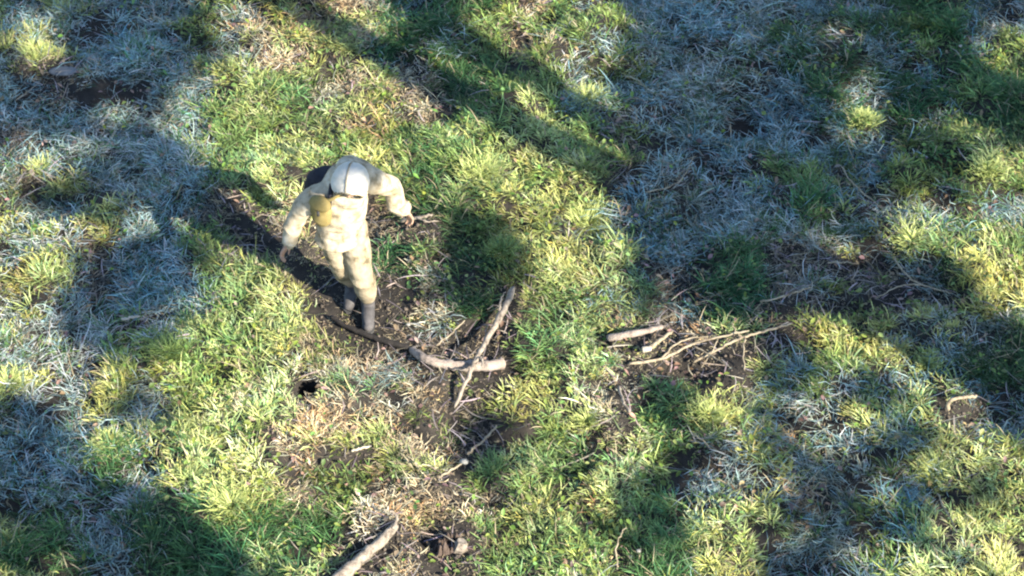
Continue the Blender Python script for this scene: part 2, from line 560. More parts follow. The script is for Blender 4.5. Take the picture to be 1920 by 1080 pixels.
make_branch('flat_twig', 'pale twig lying flat in dark soil left of the arching twig', 'twig',
            [(1425, 566, .06), (1470, 556, .08), (1520, 538, .08)], .008, .005, M_TWIG, clear=.11, body='stem')
make_branch('short_twig', 'short pale twig lying level in blue shade above the flat twig', 'twig',
            [(1552, 492, .08), (1578, 492, .09), (1608, 494, .08)], .007, .005, M_TWIG, clear=.09, body='stem')
make_branch('cut_log', 'thick pinkish log running out of the bottom edge', 'log',
            [(742, 985, .03), (700, 1026, .05), (650, 1072, .05), (600, 1115, .04)], .032, .044, M_BARK,
            [([(738, 992, .09), (744, 968, .12), (730, 958, .14)], .013, .008)], clear=.16, seg=14, body='wood')
make_branch('leaning_stick', 'pale stick leaning beside a dark hollow below the forked branch', 'stick',
            [(876, 852, .05), (905, 826, .10), (932, 798, .13)], .010, .007, M_TWIG, clear=.12, body='stem')
make_branch('low_stick', 'weathered stick low in the grass running up to a pale stone', 'stick',
            [(822, 896, .04), (845, 882, .07), (868, 868, .08)], .009, .006, M_TWIG, clear=.10, body='stem')
make_branch('elbow_stick', 'pale stick bent like an elbow in the grass near the right edge', 'stick',
            [(1777, 770, .03), (1780, 752, .09), (1800, 746, .10), (1832, 742, .09)], .014, .010, M_TWIG, clear=.12, body='stem')
make_branch('upright_twig', 'pinkish twig standing in bare soil right of the yellow tuft', 'twig',
            [(1160, 725, .03), (1168, 750, .08), (1182, 775, .08)], .012, .009, M_BARK, clear=.10, body='stem')
make_branch('hand_stick', 'bleached stick lying beside the hand of the person', 'stick',
            [(752, 414, .05), (782, 408, .08), (812, 402, .08)], .014, .009, M_BARK,
            [([(782, 408, .08), (800, 415, .08), (822, 414, .06)], .008, .005)], clear=.14, body='stem')
make_branch('small_stick', 'tiny pale stick lying in the dry straw below the burrow', 'stick',
            [(660, 846, .05), (678, 840, .07), (696, 836, .07)], .009, .007, M_CUT, clear=.09, body='stem')
for (lab, q) in [
    ('curved dry stalk rising from brown soil at the bottom edge', [(1158, 1068, .05), (1155, 1030, .18), (1166, 1000, .22), (1176, 990, .22)]),
    ('long pale stalk arching over the spiky yellow tuft', [(1578, 312, .04), (1600, 345, .14), (1640, 380, .18), (1690, 420, .14)]),
    ('curved pale stalk hooking through the blue-tinted grass', [(1210, 360, .05), (1262, 348, .08), (1290, 318, .10), (1300, 295, .10)]),
    ('straight pale stalk beside the bright grass at lower right', [(1757, 925, .05), (1772, 955, .12), (1795, 1000, .12)]),
    ('pale stalk leaning over a dark gap in the lower right grass', [(1300, 815, .06), (1318, 826, .12), (1334, 842, .12)]),
    ('pale stalk lying near the flat blue-grey stone', [(20, 85, .06), (38, 100, .09), (58, 118, .08)]),
]:
    make_branch('dry_stalk', lab, 'stalk', q, .0065, .004, M_TWIG, group='dry stalks lying over the grass', clear=.06, body='stem', seg=6)


def lump(name, label, cat, u, v, s, mat, flat=.6, seed=0, group=None, lift=.03, cl=None, parts=None):
    p = gpt(u, v, lift)
    bm = bmesh.new(); bmesh.ops.create_icosphere(bm, subdivisions=3, radius=1)
    P = np.array([v_.co[:] for v_ in bm.verts])
    d = 1 + noise3(P + seed * 3.7, 1.3, seed) * .8 + noise3(P + seed, 3.1, seed + 5) * .3
    for v_, k in zip(bm.verts, d):
        v_.co = Vector((v_.co.x * s[0], v_.co.y * s[1], max(-.4, v_.co.z) * flat * min(s))) * float(k)
    o = link(name, bm_mesh(name, bm), mat); o.location = p; o.rotation_euler = (random.uniform(-.15, .15), random.uniform(-.15, .15), random.uniform(-.4, .4))
    tag(o, label, cat, group)
    CLEAR.append((p.x, p.y, cl or max(s) * 1.5))
    return o


lump('flat_stone', 'flat blue-grey stone in the blue-tinted grass at upper left', 'stone', 122, 132, (.11, .055), M_STONE, .35, 1)
lump('pale_stone', 'small cream stone at the tip of the low stick', 'stone', 870, 866, (.026, .023), M_PALE, .9, 3, lift=.09)
lump('pale_stone', 'tiny white stone in the shaded grass near the upper right corner', 'stone', 1801, 86, (.013, .012), M_PALE, .9, 4, lift=.10)
lump('pale_stone', 'white speck of stone in brown soil at the bottom', 'stone', 1197, 1033, (.013, .012), M_PALE, .9, 6, lift=.06)
lump('pale_stone', 'little white stone beside the boot of the person', 'stone', 766, 608, (.013, .012), M_PALE, .9, 7, lift=.04)
# rotten stump by the bottom edge
p = gpt(838, 1030, -.015)
o = empty('tree_stump', p, 'small rotten brown stump with a pinkish pale block of wood', 'stump')
bm = bmesh.new()
for k in range(14):
    a = k / 14 * 2 * math.pi + random.uniform(-.2, .2); r = random.uniform(.045, .085)
    b0 = Vector((math.cos(a) * r * 1.25, math.sin(a) * r, -.03)); b1 = Vector((math.cos(a) * r * 1.0, math.sin(a) * r * .8, random.uniform(.05, .14)))
    bm_tube(bm, resample([b0, (b0 + b1) / 2, b1], 4, .004), [.024, .022, .018, .006], 6, True, .2)
link('splinters', bm_mesh('splinters', bm, False), M_ROT, o)
bm = bmesh.new(); bm_tube(bm, [(.06, -.02, .0), (.09, -.02, .06), (.10, -.01, .10)], [.05, .048, .035], 7, True, .18)
link('wood_block', bm_mesh('wood_block', bm, False), M_BARK, o)
CLEAR.append((p.x, p.y, .2))
# burrow rim of loose soil
bx, by = float(BUR[0]), float(BUR[1])
bm = bmesh.new()
for k in range(26):
    a = random.uniform(0, 2 * math.pi); r = random.uniform(.085, .16)
    q = Vector((math.cos(a) * r, math.sin(a) * r, hz(bx + math.cos(a) * r, by + math.sin(a) * r) - hz(bx, by) + .004))
    s = random.uniform(.008, .02)
    m = Matrix.Translation(q) @ Matrix.Diagonal((s, s * .9, s * .7, 1))
    bmesh.ops.create_icosphere(bm, subdivisions=1, radius=1, matrix=m)
o = link('burrow_spoil', bm_mesh('burrow_spoil', bm, False), M_SOIL); o.location = (bx, by, hz(bx, by))
tag(o, 'crumbs of loose soil round the small dark burrow in sunny grass', 'soil'); o['kind'] = 'stuff'
CLEAR.append((bx, by, .085))

# grass flat underfoot; dark soil bared along the person's shadow to deepen it
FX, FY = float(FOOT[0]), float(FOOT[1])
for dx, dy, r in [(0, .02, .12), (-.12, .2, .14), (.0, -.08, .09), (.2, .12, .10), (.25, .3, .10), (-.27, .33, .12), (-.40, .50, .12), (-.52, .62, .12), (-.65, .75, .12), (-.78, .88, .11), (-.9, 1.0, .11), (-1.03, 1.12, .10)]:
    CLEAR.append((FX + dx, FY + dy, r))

# ------------------------------------------------------------------ grass
def scatter(x0, x1, y0, y1, per_m2):
    n = int((x1 - x0) * (y1 - y0) * per_m2)
    return RNG.uniform(x0, x1, n), RNG.uniform(y0, y1, n)


tx, ty = scatter(-4.9, 4.9, -3.2, 4.3, 300)
u_, v_ = to_px(tx, ty)
ok = (u_ > -90) & (u_ < 2010) & (v_ > -80) & (v_ < 1190)
tx, ty = tx[ok], ty[ok]
let = cover_at(tx, ty)
keep_ = ~((let == 'F') & (vnoise(tx * 6.5, ty * 6.5, 123) < .27)) & ~(np.isin(let, ['Y', 'G', 'S']) & (vnoise(tx * 5.5, ty * 5.5, 124) < .2))
tx, ty, let = tx[keep_], ty[keep_], let[keep_]
g = tuft_blades(tx, ty, let)
fm = (let == 'F') & (RNG.random(len(let)) < .28)
gd = tuft_blades(tx[fm] + .04, ty[fm], np.full(fm.sum(), 'D'), .5)
g['green'] += gd['green']
tag(link('grass', to_mesh('grass', g['green']), M_BLADE), 'matted meadow grass in yellow-green and blue-tinted tufts', 'grass', kind='stuff')
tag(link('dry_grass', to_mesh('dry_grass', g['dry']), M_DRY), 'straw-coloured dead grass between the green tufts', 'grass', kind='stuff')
# thin grass round about
ox, oy = scatter(-10, 10, -8, 10, 22)
u_, v_ = to_px(ox, oy)
ok = ~((u_ > -90) & (u_ < 2010) & (v_ > -80) & (v_ < 1190))
g2 = tuft_blades(ox[ok], oy[ok], cover_at(ox[ok], oy[ok]), .55)
tag(link('outer_grass', to_mesh('outer_grass', g2['green'] + g2['dry']), M_BLADE), 'thinner meadow grass beyond the view', 'grass', kind='stuff')


# small broad leaves (clover, herbs, dead leaves)
def leaf_mesh(name, x, y, z, size, col, tilt):
    n = len(x)
    ph = RNG.uniform(0, 2 * np.pi, n)
    f = np.stack([np.cos(ph), np.sin(ph), RNG.normal(0, tilt, n)], 1); s = np.stack([-np.sin(ph), np.cos(ph), RNG.normal(0, tilt, n)], 1)
    c = np.stack([x, y, z], 1)
    S = size[:, None]
    pts = [c - f * S, c - f * S * .2 + s * S * .55, c + f * S * .5 + s * S * .45, c + f * S, c + f * S * .5 - s * S * .45, c - f * S * .2 - s * S * .55]
    pts[1][:, 2] += size * .25; pts[2][:, 2] += size * .2; pts[4][:, 2] += size * .2; pts[5][:, 2] += size * .25
    Vv = np.stack(pts, 1).reshape(-1, 3)
    b = (np.arange(n) * 6)[:, None]
    loops = np.concatenate([b + np.array([0, 1, 2, 3]), b + np.array([0, 3, 4, 5])], 1).ravel()
    me = mesh_from(name, Vv, loops=loops, sizes=np.full(n * 2, 4))
    set_col(me, np.repeat(col, 6, 0))
    return me


n = 30000
lx, ly = RNG.uniform(-4.9, 4.9, n), RNG.uniform(-3.2, 4.3, n)
lc = cover_at(lx, ly)
pr = np.vectorize({'Y': .55, 'G': .5, 'D': .35, 'F': .10, 'S': .2, 'B': .12}.get)(lc) * (fbm(lx * 2, ly * 2, 61, 2) > .47)
k = (RNG.random(n) < pr) & (np.hypot(lx - FX + .35, ly - FY - .4) > .62)
lx, ly = lx[k], ly[k]; n = len(lx)
cf = clear_factor(lx, ly)
col = np.array((.11, .16, .035))[None] * RNG.uniform(.45, 1.7, (n, 1)) * np.stack([RNG.uniform(.7, 1.3, n), np.ones(n), RNG.uniform(.6, 1.5, n)], 1)
tag(link('herb_leaves', leaf_mesh('herb_leaves', lx, ly, height(lx, ly) + RNG.uniform(.02, .10, n) * cf, RNG.uniform(.010, .026, n), col, .35), M_LEAF),
    'small broad herb leaves among the grass', 'herbs', kind='stuff')
n = 9000
lx, ly = RNG.uniform(-4.9, 4.9, n), RNG.uniform(-3.2, 4.3, n)
lc = cover_at(lx, ly)
pr = np.vectorize({'Y': .15, 'G': .15, 'D': .1, 'F': .3, 'S': .9, 'B': .8}.get)(lc)
k = (RNG.random(n) < pr) & (np.hypot(lx - FX + .35, ly - FY - .4) > .62)
lx, ly = lx[k], ly[k]; n = len(lx)
col = np.array((.20, .145, .10))[None] * RNG.uniform(.35, 1.7, (n, 1)) * np.stack([np.ones(n), RNG.uniform(.8, 1.1, n), RNG.uniform(.7, 1.3, n)], 1)
tag(link('dead_leaves', leaf_mesh('dead_leaves', lx, ly, height(lx, ly) + RNG.uniform(.005, .05, n), RNG.uniform(.012, .028, n), col, .4), M_LEAF),
    'brown dead leaves scattered over straw and soil', 'leaves', kind='stuff')

# thin broken twigs lying about on the soil
n = 16000
lx, ly = RNG.uniform(-4.9, 4.9, n), RNG.uniform(-3.2, 4.3, n)
lc = cover_at(lx, ly); cf = clear_factor(lx, ly)
nearp = np.hypot(lx - FX + .25, ly - FY - .3) < .75
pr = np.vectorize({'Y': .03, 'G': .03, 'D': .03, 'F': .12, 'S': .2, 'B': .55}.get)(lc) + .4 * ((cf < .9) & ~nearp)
k = RNG.random(n) < pr
lx, ly = lx[k], ly[k]; n = len(lx)
c0 = np.array((.26, .23, .21))[None] * RNG.uniform(.4, 1.6, (n, 1)) * np.stack([np.ones(n), RNG.uniform(.85, 1.05, n), RNG.uniform(.75, 1.15, n)], 1)
ph = RNG.uniform(0, 2 * np.pi, n)
tag(link('twig_litter', blade_mesh('twig_litter', lx, ly, height(lx, ly) + RNG.uniform(.01, .05, n), ph, RNG.uniform(1.2, 1.6, n), RNG.uniform(1.4, 1.8, n),
    RNG.uniform(.06, .24, n), RNG.uniform(.005, .010, n), c0, RNG.normal(0, .6, n), c0), M_DRY), 'thin grey-brown twigs and stems littering the soil', 'twigs', kind='stuff')

# crumbs of earth
n = 42000
lx, ly = RNG.uniform(-4.6, 4.6, n), RNG.uniform(-3.0, 4.1, n)
lc = cover_at(lx, ly); cf = clear_factor(lx, ly)
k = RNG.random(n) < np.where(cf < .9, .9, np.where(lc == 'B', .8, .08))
lx, ly = lx[k], ly[k]; n = len(lx)
sz = np.clip(RNG.lognormal(-4.85, .45, n), .003, .022)
c_ = np.stack([lx, ly, height(lx, ly) + sz * .3], 1)
dirs = np.array([(1, 0, 0), (-1, 0, 0), (0, 1, 0), (0, -1, 0), (0, 0, .8), (0, 0, -.8)])
Vc = c_[:, None, :] + dirs[None] * sz[:, None, None] * RNG.uniform(.6, 1.4, (n, 6, 1)) + RNG.normal(0, .2, (n, 6, 3)) * sz[:, None, None]
tri = np.array([(0, 2, 4), (2, 1, 4), (1, 3, 4), (3, 0, 4), (2, 0, 5), (1, 2, 5), (3, 1, 5), (0, 3, 5)])
lp = ((np.arange(n) * 6)[:, None, None] + tri[None]).ravel()
me = mesh_from('soil_crumbs', Vc.reshape(-1, 3), loops=lp, sizes=np.full(n * 8, 3))
set_col(me, np.repeat(np.array((.055, .044, .034))[None] * RNG.uniform(.4, 1.8, (n, 1)), 6, 0))
M_CRUMB, t_, p_ = mat_new('earth_crumb')
a_ = t_.nodes.new('ShaderNodeAttribute'); a_.attribute_name = 'col'; t_.links.new(a_.outputs['Color'], p_.inputs['Base Color']); p_.inputs['Roughness'].default_value = .95
tag(link('soil_crumbs', me, M_CRUMB), 'crumbs of dark earth on the bare patches', 'soil', kind='stuff')

# ------------------------------------------------------------------ single tufts one can point at
TUFTS = [
    (70, 80, 60, 'Y', 'yellow-green leafy tuft alone in blue-tinted grass near the upper left corner'),
    (78, 300, 48, 'Y', 'round pale yellow tuft at the left below the dark band'),
    (1620, 205, 58, 'Y', 'yellow-green tuft lit alone inside the dark shade at upper right'),
    (1708, 430, 75, 'Y', 'spiky bright yellow tuft under the long pale stalk at right'),
    (1850, 300, 60, 'Y', 'sunlit long-bladed tuft by the right edge'),
    (1712, 30, 45, 'G', 'green tuft in shade at the top right'),
    (905, 300, 85, 'Y', 'large leaning pale green tuft right of the person'),
    (1105, 395, 80, 'Y', 'tall yellow tuft standing at the edge of the blue shade'),
    (1100, 165, 65, 'Y', 'sunlit yellow tuft between the two dark bands near the top'),
    (1100, 775, 50, 'Y', 'round yellow moss-like tuft below the centre'),
    (1745, 870, 55, 'Y', 'pale yellow-green tuft below the elbow stick'),
    (1735, 670, 40, 'Y', 'upright pale yellow tuft near the lower edge of the right-hand shade'),
    (1330, 760, 60, 'Y', 'bright green leafy tuft under the straw-coloured branch'),
    (20, 700, 60, 'Y', 'bright yellow tuft cut by the left edge'),
    (435, 930, 65, 'Y', 'pale radiating tuft beside the large bottom left shadow'),
    (320, 640, 65, 'G', 'green tuft reaching into the blue-tinted grass left of centre'),
    (940, 450, 60, 'G', 'deep green tuft in shade right of the legs of the person'),
    (205, 815, 60, 'Y', 'yellow-green tuft above the bottom left shadow'),
]
for (u, v, s, L_, lab) in TUFTS:
    p = gpt(u, v + s * .35, 0)
    n = 420
    R = s / 260
    phi = RNG.uniform(0, 2 * np.pi, n); rad = np.minimum(np.abs(RNG.normal(0, .30, n)), .6) * R
    _, ln, wd, l0, l1, cb, ct = TYPES[L_]
    bx_, by_ = p.x + np.cos(phi) * rad, p.y + np.sin(phi) * rad
    k = RNG.uniform(.8, 1.3, (n, 1))
    me = blade_mesh('grass_tuft', bx_ - p.x, by_ - p.y, height(bx_, by_) - p.z, phi + RNG.normal(0, .9, n), RNG.uniform(.05, 1.0, n), RNG.uniform(.9, 1.9, n),
                    RNG.uniform(.2, .62, n) * R, RNG.uniform(.005, .009, n), np.array(cb)[None] * k, RNG.normal(0, .8, n), np.array(ct)[None] * k * 1.1)
    o = link('grass_tuft', me, M_BLADE); o.location = p
    tag(o, lab, 'grass tuft', 'grass tufts standing out from the meadow')


# ------------------------------------------------------------------ person
def bm_ellipsoid(bm, c, r, q=None, sub=3):
    m = Matrix.Translation(Vector(c)) @ (q.to_matrix().to_4x4() if q else Matrix()) @ Matrix.Diagonal((*r, 1))
    bmesh.ops.create_icosphere(bm, subdivisions=sub, radius=1, matrix=m)


def bm_limb(bm, pts, radii, seg=18):
    """tapered tube with rounded ends"""
    pts = [Vector(p) for p in pts]
    n = len(pts) * 5
    P = resample(pts, n)
    L = [0.0]
    for a, b in zip(pts[:-1], pts[1:]): L.append(L[-1] + (b - a).length)
    R = [float(np.interp(L[-1] * i / (n - 1), L, radii)) for i in range(n)]
    bm_tube(bm, P, R, seg)
    bm_ellipsoid(bm, P[0], (R[0],) * 3, sub=2); bm_ellipsoid(bm, P[-1], (R[-1],) * 3, sub=2)


def bm_loft(bm, secs, seg=28):
    """stack of ellipses (centre, rx, ry) closed at both ends"""
    rings = []
    for c, rx, ry in secs:
        rings.append([bm.verts.new(Vector(c) + Vector((math.cos(2 * math.pi * k / seg) * rx, math.sin(2 * math.pi * k / seg) * ry, 0))) for k in range(seg)])
    for a, b in zip(rings[:-1], rings[1:]):
        for k in range(seg): bm.faces.new((a[k], a[(k + 1) % seg], b[(k + 1) % seg], b[k]))
    bm.faces.new(list(reversed(rings[0]))); bm.faces.new(rings[-1])


def fuse(name, bm, voxel, smooth_it=4, wrinkle=0.0, wscale=14, seed=0, squeeze=None):
    """one continuous skin round all the shapes in bm"""
    bmesh.ops.recalc_face_normals(bm, faces=bm.faces)
    me = bpy.data.meshes.new(name + '_raw'); bm.to_mesh(me); bm.free()
    o = bpy.data.objects.new(name + '_raw', me); COL.objects.link(o)
    r = o.modifiers.new('r', 'REMESH'); r.mode = 'VOXEL'; r.voxel_size = voxel
    s = o.modifiers.new('s', 'SMOOTH'); s.iterations = smooth_it; s.factor = .5
    dg = bpy.context.evaluated_depsgraph_get()
    out = bpy.data.meshes.new_from_object(o.evaluated_get(dg)); out.name = name
    bpy.data.objects.remove(o, do_unlink=True); bpy.data.meshes.remove(me)
    if wrinkle:
        n = len(out.vertices)
        co = np.empty(n * 3, np.float32); out.vertices.foreach_get('co', co); co = co.reshape(-1, 3)
        no = np.empty(n * 3, np.float32); out.vertices.foreach_get('normal', no); no = no.reshape(-1, 3)
        sc = np.array([.8, .8, 1.5])
        a = 1 - np.abs(noise3(co * sc, wscale, seed)) * 5
        b = noise3(co * sc + 3, wscale * .45, seed + 9) * 2
        co = co + no * (wrinkle * (a * .6 + b))[:, None]
        out.vertices.foreach_set('co', co.ravel().astype(np.float32)); out.update()
    smooth(out)
    return out


PSC = .90
person = empty('person', (FX, FY, hz(FX, FY)), 'person in pale sand camouflage and hood stooping forward in mid-stride', 'person')
person.scale = (PSC,) * 3
HIPL, HIPR = (-.075, .14, .88), (-.22, .16, .87)
KNL, KNR = (-.030, .02, .50), (-.180, .10, .50)
ANL, ANR = (.0, .09, .10), (-.14, .30, .10)
SHL, SHR = (.055, .15, 1.37), (-.375, .09, 1.20)
ELL, ELR = (.225, .29, 1.16), (-.515, .07, .99)
WRL, WRR = (.315, .24, .965), (-.565, .01, .83)
HEAD = Vector((-.065, .0, 1.465))
FWD = Vector((-.14, -.82, -.56)).normalized()
SIDE = FWD.cross(Vector((0, 0, 1))).normalized()
UPH = SIDE.cross(FWD).normalized()
HQ = Matrix((SIDE, FWD, UPH)).transposed().to_quaternion()


def hd(a, b, c):
    return HEAD + SIDE * a + FWD * b + UPH * c


# body: one skin, head with face, hands with fingers
bm = bmesh.new()
bm_loft(bm, [((-.17, .15, .80), .13, .10), ((-.17, .15, .92), .155, .11), ((-.17, .16, 1.04), .135, .095), ((-.165, .15, 1.2), .165, .115), ((-.15, .13, 1.32), .15, .09), ((-.12, .11, 1.37), .08, .07)])
for H, K, A in ((HIPL, KNL, ANL), (HIPR, KNR, ANR)):
    bm_limb(bm, [H, K, A], [.085, .058, .038])
for S, E, W in ((SHL, ELL, WRL), (SHR, ELR, WRR)):
    bm_limb(bm, [S, E, W], [.06, .045, .030])
bm_limb(bm, [ANL, (.0, .0, .05), (.005, -.08, .035)], [.04, .042, .035])
bm_limb(bm, [ANR, (-.14, .21, .05), (-.145, .13, .035)], [.04, .042, .035])
bm_limb(bm, [(-.11, .10, 1.36), tuple(hd(0, -.03, -.05))], [.062, .056])
bm_ellipsoid(bm, hd(0, -.01, .02), (.076, .095, .10), HQ)
bm_ellipsoid(bm, hd(0, .03, -.05), (.056, .068, .066), HQ)
bm_ellipsoid(bm, hd(0, .095, -.03), (.012, .018, .014), HQ, 2)
bm_limb(bm, [tuple(hd(0, .085, .02)), tuple(hd(0, .105, -.025))], [.009, .012], 8)
bm_limb(bm, [tuple(hd(-.022, .086, -.067)), tuple(hd(.022, .086, -.067))], [.008, .008], 8)
for s in (-1, 1):
    bm_ellipsoid(bm, hd(s * .078, -.01, -.01), (.009, .022, .032), HQ, 2)
    bm_limb(bm, [tuple(hd(s * .015, .083, .028)), tuple(hd(s * .05, .072, .026))], [.009, .007], 8)


def hand(W, d, palm_n, side):
    """palm, four curled fingers and a thumb; d along the hand, palm_n out of the palm"""
    d = Vector(d).normalized(); pn = Vector(palm_n); pn = (pn - d * pn.dot(d)).normalized(); s = d.cross(pn) * side
    W = Vector(W)
    q = Matrix((s, d, pn)).transposed().to_quaternion()
    bm_ellipsoid(bm, W + d * .055, (.042, .055, .018), q, 2)
    for k, (o_, ln) in enumerate([(-.030, .070), (-.010, .080), (.010, .075), (.029, .058)]):
        b0 = W + d * .085 + s * o_
        b1 = b0 + (d * .9 + pn * .35).normalized() * ln * .5
        b2 = b1 + (d * .55 + pn * .85).normalized() * ln * .3
        b3 = b2 + (d * .1 + pn).normalized() * ln * .25
        bm_limb(bm, [b0, b1, b2, b3], [.0098, .009, .0083, .0075], 8)
    t0 = W + d * .03 - s * .03
    t1 = t0 + (d * .6 - s * .7 + pn * .3).normalized() * .042
    bm_limb(bm, [t0, t1, t1 + (d * .9 - s * .15 + pn * .4).normalized() * .032], [.014, .0108, .0088], 8)


hand(WRR, (-.5, -.35, -.6), (.4, -.6, -.5), 1)
hand(WRL, (.35, .1, -.8), (-.5, -.6, -.1), -1)
link('body', fuse('body', bm, .0055, 3), M_SKIN, person)
for s in (-1, 1):
    bm = bmesh.new(); bm_ellipsoid(bm, hd(s * .032, .078, .008), (.011, .011, .011), None, 2)
    link('eye', bm_mesh('eye', bm), M_EYE, person)

# trousers
bm = bmesh.new()
bm_loft(bm, [((-.17, .15, .76), .15, .11), ((-.17, .15, .90), .175, .125), ((-.17, .155, 1.0), .16, .115)])
bm_limb(bm, [HIPL, (-.055, .07, .68), KNL, (-.012, .05, .32), (0, .085, .19)], [.108, .104, .094, .082, .062])
bm_limb(bm, [HIPR, (-.225, .12, .68), KNR, (-.165, .20, .32), (-.135, .285, .19)], [.105, .098, .088, .08, .066])
link('trousers', fuse('trousers', bm, .007, 1, .015, 10, 4), M_TROUSER, person)
# jacket with long hem
bm = bmesh.new()
bm_loft(bm, [((-.20, .11, .795), .178, .16), ((-.192, .115, .815), .18, .158), ((-.185, .12, .84), .178, .152), ((-.17, .15, .98), .175, .15), ((-.165, .155, 1.14), .195, .16), ((-.155, .15, 1.25), .20, .16), ((-.11, .16, 1.34), .17, .14), ((-.08, .18, 1.42), .14, .12), ((-.07, .17, 1.48), .09, .07)])
bm_limb(bm, [(-.10, .17, 1.38), (-.02, .17, 1.42), SHL, (.15, .22, 1.25), ELL, (.25, .25, 1.0), WRL], [.105, .10, .095, .078, .070, .060, .046])
bm_limb(bm, [(-.19, .12, 1.26), (-.29, .10, 1.24), SHR, (-.455, .09, 1.10), ELR, (-.545, .045, .91), WRR], [.10, .095, .085, .073, .067, .058, .045])
bm_limb(bm, [(-.08, .17, 1.43), tuple(hd(0, -.05, -.02))], [.11, .105])
link('jacket', fuse('jacket', bm, .007, 1, .017, 12, 8), M_CLOTH, person)
for a_, b_, r_ in ((ELL, WRL, .052), (ELR, WRR, .051)):
    A_, B_ = Vector(a_), Vector(b_)
    d_ = (B_ - A_).normalized()
    bm = bmesh.new(); bm_tube(bm, resample([B_ - d_ * .05, B_ - d_ * .02, B_ + d_ * .012], 6), [r_ + .004, r_ + .008, r_ + .006, r_ + .007, r_ + .004, r_ - .004], 18, True, .05)
    link('cuff', bm_mesh('cuff', bm), M_CLOTH, person)
bm = bmesh.new()
bm_tube(bm, resample([(-.150, .0, 1.24), (-.165, -.002, 1.12), (-.172, .0, .98), (-.182, -.020, .88), (-.187, -.035, .825)], 24), [.007] * 24, 6)
link('front_placket', bm_mesh('front_placket', bm), M_TROUSER, person)
bm = bmesh.new()
ring_ = [(-.172 + math.cos(t) * .176, .15 + math.sin(t) * .152, .955 + .010 * math.sin(3 * t)) for t in [2 * math.pi * k / 40 for k in range(41)]]
bm_tube(bm, ring_, [.014] * 41, 8, True, .06)
link('belt', bm_mesh('belt', bm), M_TROUSER, person)
# hood: shell# hood: shell open at the face
bm = bmesh.new()
bmesh.ops.create_icosphere(bm, subdivisions=5, radius=1)
kill = [v for v in bm.verts if v.co.y > .3 and (v.co.x / .70) ** 2 + ((v.co.z + .08) / .66) ** 2 < 1]
bmesh.ops.delete(bm, geom=kill, context='VERTS')
Pn = np.array([v.co[:] for v in bm.verts]); nz = noise3(Pn, 2.2, 2) * 2.2 + (1 - np.abs(noise3(Pn, 4.5, 12)) * 8) * .25
for v, k in zip(bm.verts, nz):
    c = v.co
    c = Vector((c.x * .132, c.y * .14 - .01, c.z * .135 + (.0 if c.z > 0 else -.03 * abs(c.z)))) * (1 + .09 * float(k))
    v.co = hd(c.x, c.y, c.z)
res = bmesh.ops.solidify(bm, geom=bm.faces[:], thickness=.010)
hood = link('hood', bm_mesh('hood', bm), M_HOOD, person)
def on_hood(x, y, z, k=1.03):
    v_ = Vector((x, y, z)).normalized()
    dd = 1 + .09 * float((noise3(np.array([v_[:]]), 2.2, 2) * 2.2 + (1 - np.abs(noise3(np.array([v_[:]]), 4.5, 12)) * 8) * .25)[0])
    c_ = Vector((v_.x * .132, v_.y * .14 - .01, v_.z * .135 + (0 if v_.z > 0 else -.03 * abs(v_.z)))) * dd * k
    return hd(c_.x, c_.y, c_.z)
bm = bmesh.new()
bm_tube(bm, [on_hood(.04, math.cos(t), math.sin(t)) for t in np.linspace(.75, 3.3, 30)], [.0065] * 30, 6)
link('hood_seam', bm_mesh('hood_seam', bm), M_TROUSER, hood)
bm = bmesh.new()
rim_ = []
for t in np.linspace(0, 2 * math.pi, 49):
    x_, z_ = .74 * math.cos(t), -.08 + .70 * math.sin(t)
    rim_.append(on_hood(x_, math.sqrt(max(.05, 1 - x_ * x_ - z_ * z_)), z_, 1.0))
bm_tube(bm, rim_, [.011] * 49, 8, True, .1)
link('hood_rim', bm_mesh('hood_rim', bm), M_TROUSER, hood)
# boots
for A, T in ((ANL, (.01, -.115, .045)), (ANR, (-.155, .115, .045))):
    A = Vector(A); T = Vector(T)
    d = (T - A); d.z = 0; d.normalize()
    bm = bmesh.new()
    bm_limb(bm, [A + Vector((0, 0, .12)), A + Vector((0, 0, .04)), A - d * .01 + Vector((0, 0, -.03))], [.056, .053, .052])
    bm_limb(bm, [A + Vector((0, 0, -.04)), A + d * .10 + Vector((0, 0, -.035)), T], [.052, .050, .042])
    b = link('boot', fuse('boot', bm, .008, 3, .004, 22, 3), M_BOOT, person)
    bm = bmesh.new()
    hx = A - d * .045; sd = Vector((-d.y, d.x, 0))
    ring = []
    L = (T - A).length + .09
    for z in (.002, .024):
        row = []
        for t, w in [(0, .03), (.04, .045), (.12, .042), (.22, .05), (.28, .042), (.31, .018)]:
            t = t / .31 * L
            row.append((hx + d * t, w))
        ring.append([bm.verts.new((p_ + sd * w).to_3d() * Vector((1, 1, 0)).length / Vector((1, 1, 0)).length if False else Vector(((p_ + sd * w).x, (p_ + sd * w).y, z))) for p_, w in row]
                    + [bm.verts.new(Vector(((p_ - sd * w).x, (p_ - sd * w).y, z))) for p_, w in reversed(row)])
    n_ = len(ring[0])
    for k in range(n_): bm.faces.new((ring[0][k], ring[0][(k + 1) % n_], ring[1][(k + 1) % n_], ring[1][k]))
    bm.faces.new(list(reversed(ring[0]))); bm.faces.new(ring[1])
    link('sole', bm_mesh('sole', bm, False), M_SOLE, b)
